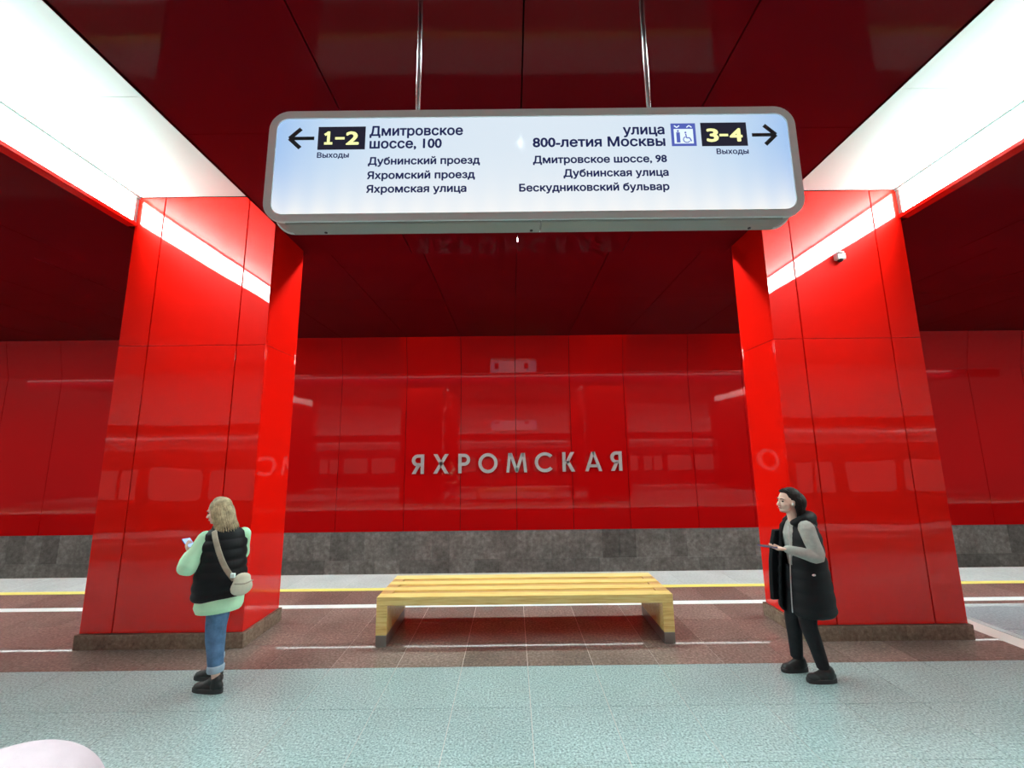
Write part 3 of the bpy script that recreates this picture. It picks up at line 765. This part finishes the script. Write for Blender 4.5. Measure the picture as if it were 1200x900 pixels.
def loftz(mb, rows, R=None, c=(0, 0, 0), seg=36, p=2.3, quilt=None, wob=0.0, seed=1, cap=True, thick=0):
    """rows: (z, cx, cy, half depth along forward, half width); superellipse rings turned by R"""
    rnd = random.Random(seed); R = R or Matrix.Identity(3); rings = []
    for (z, cx, cy, a, b) in rows:
        ring = []
        for i in range(seg):
            t = 2*math.pi*i/seg; ct, st = math.cos(t), math.sin(t)
            k = (abs(ct)**p+abs(st)**p)**(-1/p)
            ww = 1+wob*math.sin(3*t+z*31+seed)*0.5+wob*math.sin(7*t-z*47)*0.5
            ring.append(Vector(c)+R @ Vector((cx+a*k*ct*ww, cy+b*k*st*ww, 0))+Vector((0, 0, z)))
        rings.append(ring)
    return mb.ringloft(rings, True, cap)
def interp(rows, n):
    out = []
    for i in range(len(rows)-1):
        for k in range(n):
            t = k/n; t = t*t*(3-2*t) if False else t
            out.append(tuple(rows[i][j]*(1-t)+rows[i+1][j]*t for j in range(5)))
    out.append(rows[-1]); return out
def quilted(rows, n, pitch, depth, z0=0):
    out = []
    for r in interp(rows, n):
        ph = ((r[0]-z0)/pitch) % 1.0; q = (math.sin(math.pi*ph))**0.5
        out.append((r[0], r[1], r[2], r[3]-depth*(1-q), r[4]-depth*(1-q)))
    return out
def shoe(parent, c, yaw, L=0.27, h=0.10, label=None):
    """c: heel point on the floor; toes along yaw"""
    R = yp(yaw); f = lambda x, y, z: Vector(c)+R @ Vector((x, y, z))
    e = empty('shoe', (0, 0, 0)); e.parent = parent
    mb = MB(); k = L/0.27
    mb.ell(f(0.055*k, 0, 0.055), (0.060*k, 0.038, 0.045), R); mb.ell(f(0.135*k, 0, 0.050), (0.085*k, 0.040, 0.042), R)
    mb.ell(f(0.205*k, 0, 0.040), (0.065*k, 0.044, 0.036), R); mb.tube([f(0.06*k, 0, 0.05), f(0.058*k, 0, h)], [0.046, 0.045], 16); mb.ell(f(0.115*k, 0, 0.075), (0.060*k, 0.036, 0.030), R); mb.ell(f(0.092*k, 0, 0.088), (0.052*k, 0.041, 0.040), R)
    remeshed(mb, 'upper', SHOE, e, 0.006, 3)
    out = []
    for i in range(28):
        t = 2*math.pi*i/28; x = math.cos(t); y = math.sin(t)
        out.append((0.135*k+0.142*k*abs(x)**0.8*(1 if x > 0 else -1), (0.047-0.008*(1-x)*0.5)*abs(y)**0.8*(1 if y > 0 else -1)))
    rings = [[f(px*q, py*q, z) for px, py in out] for z, q in ((0.0, 0.985), (0.006, 1), (0.030, 1.0), (0.036, 0.985))]
    MB().ringloft(rings, True).build('sole', SOLE, e)
    lc = MB()
    for q in range(4):
        x = 0.105*k+q*0.022*k; lc.tube([f(x, 0.022, 0.088-q*0.005), f(x+0.006, 0, 0.097-q*0.006), f(x, -0.022, 0.088-q*0.005)], 0.003, 6)
    lc.build('laces', SOLE, e)
    return e
def strands(mb, rnd, roots, ends, mids, r=0.007, seg=5):
    for a, m_, b in zip(roots, mids, ends): mb.tube([a, m_, b], [r, r*1.1, r*0.35], seg, sub=3)

# ---------------------------------------------------------------- woman with the phone, on the left
w1 = empty('person', (-2.78, 4.33, 0))
tag(w1, 'person with ash-blonde hair in a black quilted vest and mint sweatshirt, looking at a phone', 'person')
body = MB()
HC = Vector((-0.100, 0.0, 1.562)); RH = yp(184, -14)
head(body, HC, RH, 1.0)
body.tube([(-0.075, 0.01, 1.49), (-0.045, 0.0, 1.42), (-0.02, 0.0, 1.34)], [0.048, 0.048, 0.062], 16)
TW = 128
RT = yp(TW)
loftz(body, [(0.80, 0, 0, 0.09, 0.13), (0.95, 0, 0, 0.10, 0.145), (1.10, 0.005, 0, 0.085, 0.12), (1.25, 0.01, 0, 0.09, 0.14), (1.36, 0.0, 0, 0.07, 0.13), (1.40, 0, 0, 0.04, 0.07)], RT, (-0.01, 0, 0))
SLd, SRd = Vector((-0.010, 0, 0))+RT @ Vector((0.0, 0.155, 0)), Vector((-0.01, 0, 0))+RT @ Vector((0, -0.150, 0))
shL = Vector((SLd.x, SLd.y, 1.335)); shR = Vector((SRd.x, SRd.y, 1.335))
elL = Vector((-0.205, -0.20, 1.085)); wrL = Vector((-0.315, -0.03, 1.185))
elR = Vector((-0.02, 0.27, 1.10)); wrR = Vector((-0.20, 0.17, 1.165))
body.tube([shL, elL, wrL], [0.045, 0.036, 0.024], 14, sub=4); body.tube([shR, elR, wrR], [0.045, 0.036, 0.024], 14, sub=4)
hand(body, wrL, (-0.62, 0.55, 0.35), (0.3, 0.5, 0.9), -1, 42)
hand(body, wrR, (-0.85, -0.25, 0.35), (-0.1, -0.3, 0.95), 1, 42)
ankN = Vector((0.092, -0.11, 0.10)); ankF = Vector((-0.055, 0.115, 0.10))
for hp_, kn, an in (((0.0, -0.06, 0.84), (0.025, -0.085, 0.48), ankN), ((-0.02, 0.075, 0.84), (-0.055, 0.085, 0.48), ankF)):
    body.tube([hp_, kn, an], [0.075, 0.052, 0.032], 14, sub=4)
    body.tube([an, an+Vector((0.0, 0, -0.05)), an+Vector((-0.045, 0.0, -0.060))], [0.032, 0.028, 0.018], 10)
remeshed(body, 'body', SKIN, w1, 0.0055, 2)
face_bits(HC, RH, w1)
# hair: inner cap and strands
rnd = random.Random(3)
hb = MB(); F = lambda x, y, z: HC + RH @ Vector((x, y, z))
hb.ell(F(-0.030, 0, 0.034), (0.102, 0.087, 0.096), RH)
hb.tube([F(-0.04, 0, 0.0), F(-0.055, 0, -0.08), F(-0.05, 0, -0.150)], [0.082, 0.085, 0.075], 18, flat=0.9)
cap = remeshed(hb, 'hair', HAIRB, w1, 0.006, 3)
st = MB()
for i in range(210):
    a = rnd.uniform(-2.02, 2.02); top = rnd.uniform(0.0, 0.9)
    ca, sa = math.cos(math.pi-a), math.sin(math.pi-a)
    e0 = rnd.uniform(0.1, 1.0)
    root = F(-0.015+0.075*ca*e0, 0.07*sa*e0, 0.030+0.100*math.sqrt(max(0, 1-0.75*e0*e0)))
    mid = F(-0.022+0.103*ca, 0.093*sa, 0.0+rnd.uniform(-0.01, 0.02))
    zz_ = -0.205+rnd.uniform(-0.03, 0.03)+0.035*max(0, ca)
    low = F(-0.030+0.100*ca, 0.098*sa, -0.105); end = F(-0.034+0.104*ca+rnd.uniform(-0.012, 0.012), 0.104*sa+rnd.uniform(-0.01, 0.01), zz_)
    rr = rnd.uniform(0.005, 0.010); st.tube([root, mid, low, end], [rr*0.7, rr, rr, rr*0.35], 5, sub=3)
so = st.build('hair_strands', HAIRB, w1); so['kind'] = 'stuff'
# sweatshirt
sw = MB()
loftz(sw, interp([(0.665, 0.0, 0, 0.165, 0.185), (0.70, 0.0, 0, 0.175, 0.200), (0.85, 0.0, 0, 0.160, 0.195), (1.05, 0.01, 0, 0.125, 0.165), (1.25, 0.0, 0, 0.12, 0.175), (1.37, 0.0, 0, 0.09, 0.150), (1.41, 0, 0, 0.065, 0.085)], 3), RT, (-0.01, 0, 0), wob=0.02)
for sh, el, wr in ((shL, elL, wrL), (shR, elR, wrR)):
    m1 = sh.lerp(el, 0.55); m2 = el.lerp(wr, 0.45)
    sw.tube([sh+Vector((0, 0, 0.0)), m1, el, m2, wr.lerp(el, 0.10)], [0.066, 0.072, 0.080, 0.072, 0.044], 18, sub=4)
    sw.tube([wr.lerp(el, 0.16), wr.lerp(el, 0.02)], [0.044, 0.036], 16)
remeshed(sw, 'sweatshirt', MINT, w1, 0.007, 4)
# quilted vest
vs_ = MB()
rows = [(0.770, 0.005, 0, 0.168, 0.212), (0.80, 0.005, 0, 0.182, 0.228), (0.95, 0.0, 0, 0.180, 0.222), (1.10, 0.0, 0, 0.168, 0.205), (1.22, -0.005, 0, 0.155, 0.200), (1.30, -0.005, 0, 0.140, 0.196), (1.365, -0.005, 0, 0.110, 0.172), (1.425, -0.005, 0, 0.072, 0.100)]
loftz(vs_, quilted(rows, 7, 0.092, 0.017, 0.02), RT, (-0.02, 0, 0), seg=44, wob=0.008)
v_ = remeshed(vs_, 'quilted_vest', VESTM, w1, 0.006, 2)
MB().tube([(-0.02+0.08*math.cos(a)-0.01, 0.075*math.sin(a), 1.415) for a in [i*math.pi/8 for i in range(17)]], 0.022, 10, round_ends=False).build('collar', VESTM, w1)
# armhole rims
# jeans
jn = MB()
loftz(jn, interp([(0.70, 0, 0, 0.105, 0.155), (0.80, 0, 0, 0.125, 0.170), (0.90, 0, 0, 0.120, 0.165), (0.98, 0, 0, 0.105, 0.150)], 2), yp(145), (-0.005, 0.01, 0))
for hp_, kn, an in (((0.015, -0.045, 0.80), (0.018, -0.075, 0.48), ankN), ((-0.030, 0.070, 0.80), (-0.060, 0.085, 0.48), ankF)):
    a_ = Vector(an)+Vector((-0.012, 0, 0.11))
    jn.tube([hp_, Vector(hp_).lerp(Vector(kn), 0.5), kn, Vector(kn).lerp(a_, 0.5), a_], [0.098, 0.088, 0.074, 0.068, 0.062], 18, sub=4, round_ends=False)
remeshed(jn, 'jeans', DENIM, w1, 0.006, 2)
for an in (ankN, ankF):
    a_ = Vector(an)+Vector((-0.012, 0, 0.075))
    MB().tube([a_, a_+Vector((0, 0, 0.012)), a_+Vector((0, 0, 0.05)), a_+Vector((0, 0, 0.06))], [0.064, 0.069, 0.069, 0.062], 20, round_ends=False).build('turned_cuff', DENIML, w1, label='pale turned-up jeans cuff')
shoe(w1, (0.155, -0.112, 0), 172, 0.285, 0.115); shoe(w1, (0.005, 0.115, 0), 176, 0.27, 0.115)
# bag, top level
bag = empty('shoulder_bag', (-2.78+0.262, 4.33-0.125, 0.915)); tag(bag, 'small cream crossbody bag on the hip of the blonde woman', 'bag')
bm_ = MB(); RB = yp(TW-90+15)
bm_.ell((0, 0, 0.0), (0.085, 0.045, 0.085), RB); bm_.ell((0, 0, -0.02), (0.095, 0.048, 0.075), RB); bm_.ell((0, 0, 0.05), (0.075, 0.035, 0.055), RB)
remeshed(bm_, 'pouch', CREAM, bag, 0.006, 2)
MB().tube([tuple(RB @ Vector((-0.075, -0.040, 0.03))), tuple(RB @ Vector((0, -0.056, 0.018))), tuple(RB @ Vector((0.075, -0.040, 0.03)))], 0.006, 8, sub=3).build('flap_seam', STRAP, bag)
sp = [Vector((-0.040, -0.125, 1.395)), Vector((0.02, -0.185, 1.33)), Vector((0.085, -0.205, 1.20)), Vector((0.15, -0.195, 1.07)), Vector((0.205, -0.150, 0.965))]
off = Vector((-0.262, 0.125, -0.915))
MB().tube([p_+off for p_ in sp], [0.023]*5, 10, sub=4, flat=0.18, side=(1, 0.2, 0.3)).build('strap', STRAP, bag)
MB().box((-0.075, -0.065, 0.075), (-0.035, -0.045, 0.115)).build('buckle', ALU, bag, bevel=0.003)
# phone
ph = empty('phone', (-2.78-0.40, 4.33+0.055, 1.255)); tag(ph, 'phone with a lit blue screen held by the blonde woman', 'phone')
RP = yp(150, 28); 
def slab(mb, R, a, b, c0, c1, z0, z1):
    vs = [R @ Vector(q) for q in ((a, c0, z0), (b, c0, z0), (b, c1, z0), (a, c1, z0), (a, c0, z1), (b, c0, z1), (b, c1, z1), (a, c1, z1))]
    return mb.add(vs, [(0, 3, 2, 1), (4, 5, 6, 7), (0, 1, 5, 4), (1, 2, 6, 5), (2, 3, 7, 6), (3, 0, 4, 7)])
slab(MB(), RP, -0.075, 0.075, -0.038, 0.038, -0.005, 0.004).build('case', PHONEB, ph, bevel=0.003)
slab(MB(), RP, -0.070, 0.070, -0.034, 0.034, 0.0041, 0.0055).build('screen', SCREEN, ph)

# ---------------------------------------------------------------- walking woman on the right
w2 = empty('person', (2.76, 4.38, 0))
tag(w2, 'dark-haired person in a long black quilted vest walking left, phone in hand', 'person')
body = MB()
HC2 = Vector((-0.045, -0.02, 1.590)); RH2 = yp(186, 2)
head(body, HC2, RH2, 1.0)
body.tube([(-0.03, -0.02, 1.53), (-0.01, -0.015, 1.45), (0.03, 0.0, 1.36)], [0.046, 0.048, 0.062], 16)
RT2 = yp(197)
c2 = (0.045, 0.0, 0)
loftz(body, [(0.84, -0.01, 0, 0.055, 0.11), (0.98, -0.01, 0, 0.062, 0.115), (1.12, 0.0, 0, 0.072, 0.12), (1.27, 0.01, 0, 0.09, 0.14), (1.38, 0.0, 0, 0.07, 0.13), (1.42, 0, 0, 0.04, 0.07)], RT2, c2)
shL = Vector((0.005, -0.175, 1.365)); shR = Vector((0.10, 0.16, 1.365))
elL = Vector((0.055, -0.215, 1.110)); wrL = Vector((-0.215, -0.205, 1.178))
elR = Vector((0.13, 0.19, 1.10)); wrR = Vector((0.08, 0.15, 0.88))
body.tube([shL, elL, wrL], [0.045, 0.036, 0.025], 14, sub=4); body.tube([shR, elR, wrR], [0.045, 0.036, 0.025], 14, sub=4)
hand(body, wrL, (-1, 0.10, 0.05), (0.0, 0.15, 1), 1, 35)
hand(body, wrR, (-0.15, -0.1, -0.95), (0.2, -1, 0.1), 1, 35)
an1 = Vector((-0.040, 0.10, 0.105)); an2 = Vector((0.075, -0.095, 0.100))
legs2 = (((0.03, 0.07, 0.86), (-0.045, 0.09, 0.50), an1), ((0.03, -0.07, 0.86), (-0.020, -0.085, 0.50), an2))
for hp_, kn, an in legs2:
    body.tube([hp_, kn, an], [0.078, 0.052, 0.032], 14, sub=4)
    body.tube([an, an+Vector((0.0, 0, -0.05)), an+Vector((-0.045, 0.0, -0.060))], [0.032, 0.028, 0.018], 10)
remeshed(body, 'body', SKIN2, w2, 0.0055, 2)
face_bits(HC2, RH2, w2)
F = lambda x, y, z: HC2 + RH2 @ Vector((x, y, z))
hb = MB()
hb.ell(F(-0.036, 0, 0.044), (0.098, 0.087, 0.094), RH2); hb.ell(F(-0.095, 0, -0.005), (0.086, 0.088, 0.100), RH2)
hb.ell(F(-0.100, 0, -0.085), (0.066, 0.074, 0.085), RH2); hb.ell(F(-0.075, 0, -0.140), (0.045, 0.060, 0.045), RH2)
remeshed(hb, 'hair', HAIRD, w2, 0.006, 3)
st = MB(); rnd = random.Random(5)
for i in range(110):
    a = rnd.uniform(-1.9, 1.9); ca, sa = math.cos(math.pi-a), math.sin(math.pi-a)
    xr_ = rnd.uniform(-0.01, 0.064); root = F(xr_, 0.042*math.copysign(rnd.uniform(0, 1), sa), 0.026+0.094*math.sqrt(1-((xr_+0.012)/0.098)**2)); mid = F(-0.035+0.098*ca, 0.082*sa, 0.035)
    low = F(-0.062+0.082*ca, 0.076*sa, -0.060); end = F(-0.080+0.060*ca+rnd.uniform(-0.015, 0.015), 0.062*sa, -0.150+rnd.uniform(-0.03, 0.02))
    rr = rnd.uniform(0.005, 0.009); st.tube([root, mid, low, end], [rr*0.7, rr, rr, rr*0.4], 5, sub=3)
so = st.build('hair_strands', HAIRD, w2); so['kind'] = 'stuff'
MB().ell(F(0.010, 0.083, -0.018), (0.008, 0.008, 0.014), RH2, 10, 8).build('earbud', WHITEP, w2, label='white earbud')
sw = MB()
loftz(sw, interp([(0.82, -0.01, 0, 0.075, 0.130), (1.00, -0.005, 0, 0.085, 0.140), (1.12, 0.0, 0, 0.095, 0.145), (1.28, 0.01, 0, 0.112, 0.160), (1.39, 0.0, 0, 0.085, 0.140), (1.43, 0, 0, 0.060, 0.075)], 3), RT2, c2)
for sh, el, wr in ((shL, elL, wrL), (shR, elR, wrR)):
    sw.tube([sh, sh.lerp(el, 0.5), el, el.lerp(wr, 0.5), wr], [0.072, 0.066, 0.060, 0.050, 0.036], 18, sub=4)
remeshed(sw, 'sweater', KNIT, w2, 0.006, 3)
# open long quilted vest: a lofted shell with an opening on the far front
def open_vest(name, rows, R, c, t0, t1, th, seg=46, quilt=0.013, pitch=0.11):
    mb = MB(); outer = []; inner = []
    for (z, cx, cy, a, b) in interp(rows, 6):
        ph_ = (z/pitch) % 1.0; q = math.sqrt(math.sin(math.pi*ph_)); ro = []; ri = []
        for i in range(seg+1):
            t = math.radians(t0+(t1-t0)*i/seg); ct, st_ = math.cos(t), math.sin(t); k = (abs(ct)**2.2+abs(st_)**2.2)**(-1/2.2)
            for lst, dd in ((ro, quilt*(q-1)), (ri, -th)):
                lst.append(Vector(c)+R @ Vector((cx+(a+dd)*k*ct, cy+(b+dd)*k*st_, 0))+Vector((0, 0, z)))
        outer.append(ro); inner.append(ri)
    rings = [o_+list(reversed(i_)) for o_, i_ in zip(outer, inner)]
    mb.ringloft(rings, True, True); return mb
rowsV = [(0.560, 0.0, 0, 0.205, 0.215), (0.60, 0.0, 0, 0.232, 0.232), (0.75, 0.0, 0, 0.222, 0.225), (0.92, 0.0, 0, 0.205, 0.215), (1.10, 0.0, 0, 0.178, 0.205), (1.25, 0.0, 0, 0.150, 0.200), (1.345, 0.0, 0, 0.125, 0.180), (1.400, 0.0, 0, 0.095, 0.130), (1.43, 0, 0, 0.078, 0.10)]
vm = open_vest('vest', rowsV, RT2, c2, 12, 330, 0.030)
remeshed(vm, 'long_vest', VESTM, w2, 0.007, 1)
# far front flap swinging forward
fl_ = MB(); vv = []
for z, x0_, x1_ in ((0.645, -0.245, -0.10), (0.80, -0.240, -0.10), (1.0, -0.225, -0.09), (1.2, -0.190, -0.07), (1.30, -0.160, -0.04)):
    fl_rings = None; vv.append([(x0_, 0.10, z), (x0_+0.02, 0.075, z), (x1_, 0.10, z), (x1_, 0.14, z), (x0_+0.02, 0.135, z)])
fl_.ringloft(vv, True, True); remeshed(fl_, 'front_flap', VESTM, w2, 0.007, 1)
zp = MB(); zp.tube([(-0.098, -0.075, 1.36), (-0.112, -0.088, 1.20), (-0.140, -0.105, 1.0), (-0.160, -0.112, 0.80), (-0.172, -0.116, 0.60)], 0.005, 8, sub=2); zp.build('zip', ZIP, w2)
hd = MB(); hd.tube([(-0.065, -0.095, 1.395), (0.035, -0.125, 1.43), (0.13, -0.06, 1.44), (0.155, 0.03, 1.435), (0.09, 0.11, 1.425), (-0.02, 0.10, 1.39)], [0.028, 0.048, 0.058, 0.058, 0.046, 0.028], 14, sub=4)
hd.ell((0.13, 0.0, 1.38), (0.08, 0.11, 0.075)); remeshed(hd, 'hood', VESTM, w2, 0.007, 3)
MB().ell((-0.01, -0.232, 0.955), (0.018, 0.004, 0.010)).build('pocket_tab', WHITEP, w2, label='small white mark on the pocket')
jn = MB()
loftz(jn, interp([(0.76, 0, 0, 0.115, 0.155), (0.86, 0, 0, 0.120, 0.165), (0.98, 0, 0, 0.110, 0.150)], 2), RT2, (0.035, 0, 0))
for hp_, kn, an in legs2:
    a_ = Vector(an)+Vector((-0.004, 0, 0.015))
    jn.tube([hp_, Vector(hp_).lerp(Vector(kn), 0.5), kn, Vector(kn).lerp(a_, 0.5), a_], [0.105, 0.092, 0.074, 0.062, 0.052], 18, sub=4, round_ends=False)
remeshed(jn, 'trousers', TROUS, w2, 0.006, 2)
shoe(w2, (0.045, 0.105, 0), 184, 0.25, 0.10); shoe(w2, (0.165, -0.105, 0), 180, 0.26, 0.10)
ph2 = empty('phone', (2.76-0.385, 4.38-0.195, 1.205)); tag(ph2, 'dark phone held flat by the walking dark-haired woman', 'phone')
R2_ = yp(180, 6)
slab(MB(), R2_, -0.072, 0.078, -0.038, 0.038, -0.005, 0.005).build('case', PHONEB, ph2, bevel=0.003)
slab(MB(), R2_, -0.068, 0.074, -0.034, 0.034, 0.0051, 0.0062).build('screen', BLACK, ph2)

# ---------------------------------------------------------------- person close by at the lower left, only the hat shows
w3 = empty('person', (-0.735, 0.70, -0.0))
tag(w3, 'person beside the viewer, only a pale pink fluffy hat showing in the lower left corner', 'person')
FUZZ = fabric('pale_pink_wool', (0.58, 0.49, 0.54), 0.95, 120, 0.06, 0.05); COATM = fabric('grey_wool_coat', (0.12, 0.12, 0.13), 0.9, 60, 0.2)
HC3 = Vector((0.0, 0.0, 1.522)); RH3 = yp(80)
body = MB(); head(body, HC3, RH3, 1.0)
body.tube([(0, -0.01, 1.50), (0, -0.01, 1.34)], [0.05, 0.06], 16)
loftz(body, [(0.84, 0, 0, 0.09, 0.14), (1.0, 0, 0, 0.10, 0.15), (1.25, 0, 0, 0.09, 0.14), (1.38, 0, 0, 0.06, 0.12)], RH3)
for s in (-1, 1):
    sh = Vector((s*0.17, 0, 1.33)); el = Vector((s*0.21, -0.03, 1.05)); wr = Vector((s*0.20, 0.05, 0.82))
    body.tube([sh, el, wr], [0.045, 0.036, 0.025], 12, sub=3); hand(body, wr, (0, 0.1, -1), (-s, 0, 0), -s, 25)
    body.tube([(s*0.08, 0, 0.86), (s*0.085, 0.01, 0.48), (s*0.09, -0.02, 0.09)], [0.078, 0.052, 0.034], 12, sub=3)
remeshed(body, 'body', SKIN, w3, 0.006, 2); face_bits(HC3, RH3, w3)
cm_ = MB(); loftz(cm_, interp([(0.55, 0, 0, 0.18, 0.23), (0.95, 0, 0, 0.15, 0.20), (1.25, 0, 0, 0.14, 0.20), (1.38, 0, 0, 0.09, 0.15), (1.44, 0, 0, 0.07, 0.08)], 3), RH3)
for s in (-1, 1):
    cm_.tube([(s*0.17, 0, 1.33), (s*0.215, -0.03, 1.05), (s*0.203, 0.04, 0.85)], [0.075, 0.062, 0.045], 16, sub=3)
remeshed(cm_, 'coat', COATM, w3, 0.008, 3)
tr_ = MB()
for s in (-1, 1): tr_.tube([(s*0.08, 0, 0.80), (s*0.085, 0.01, 0.48), (s*0.09, -0.02, 0.10)], [0.10, 0.075, 0.06], 16, sub=3, round_ends=False)
remeshed(tr_, 'trousers', TROUS, w3, 0.008, 2)
for s in (-1, 1): shoe(w3, (s*0.09, -0.07, 0), 88, 0.27, 0.11)
ht = MB(); ht.ell((0, -0.01, 1.572), (0.122, 0.120, 0.105), None, 64, 40); ht.tube([(0.118*math.cos(a)*0.88, 0.118*math.sin(a)*0.95-0.01, 1.555) for a in [i*math.pi/10 for i in range(21)]], 0.022, 10, round_ends=False)
hat = remeshed(ht, 'hat', FUZZ, w3, 0.006, 3, label='pale pink fluffy hat')
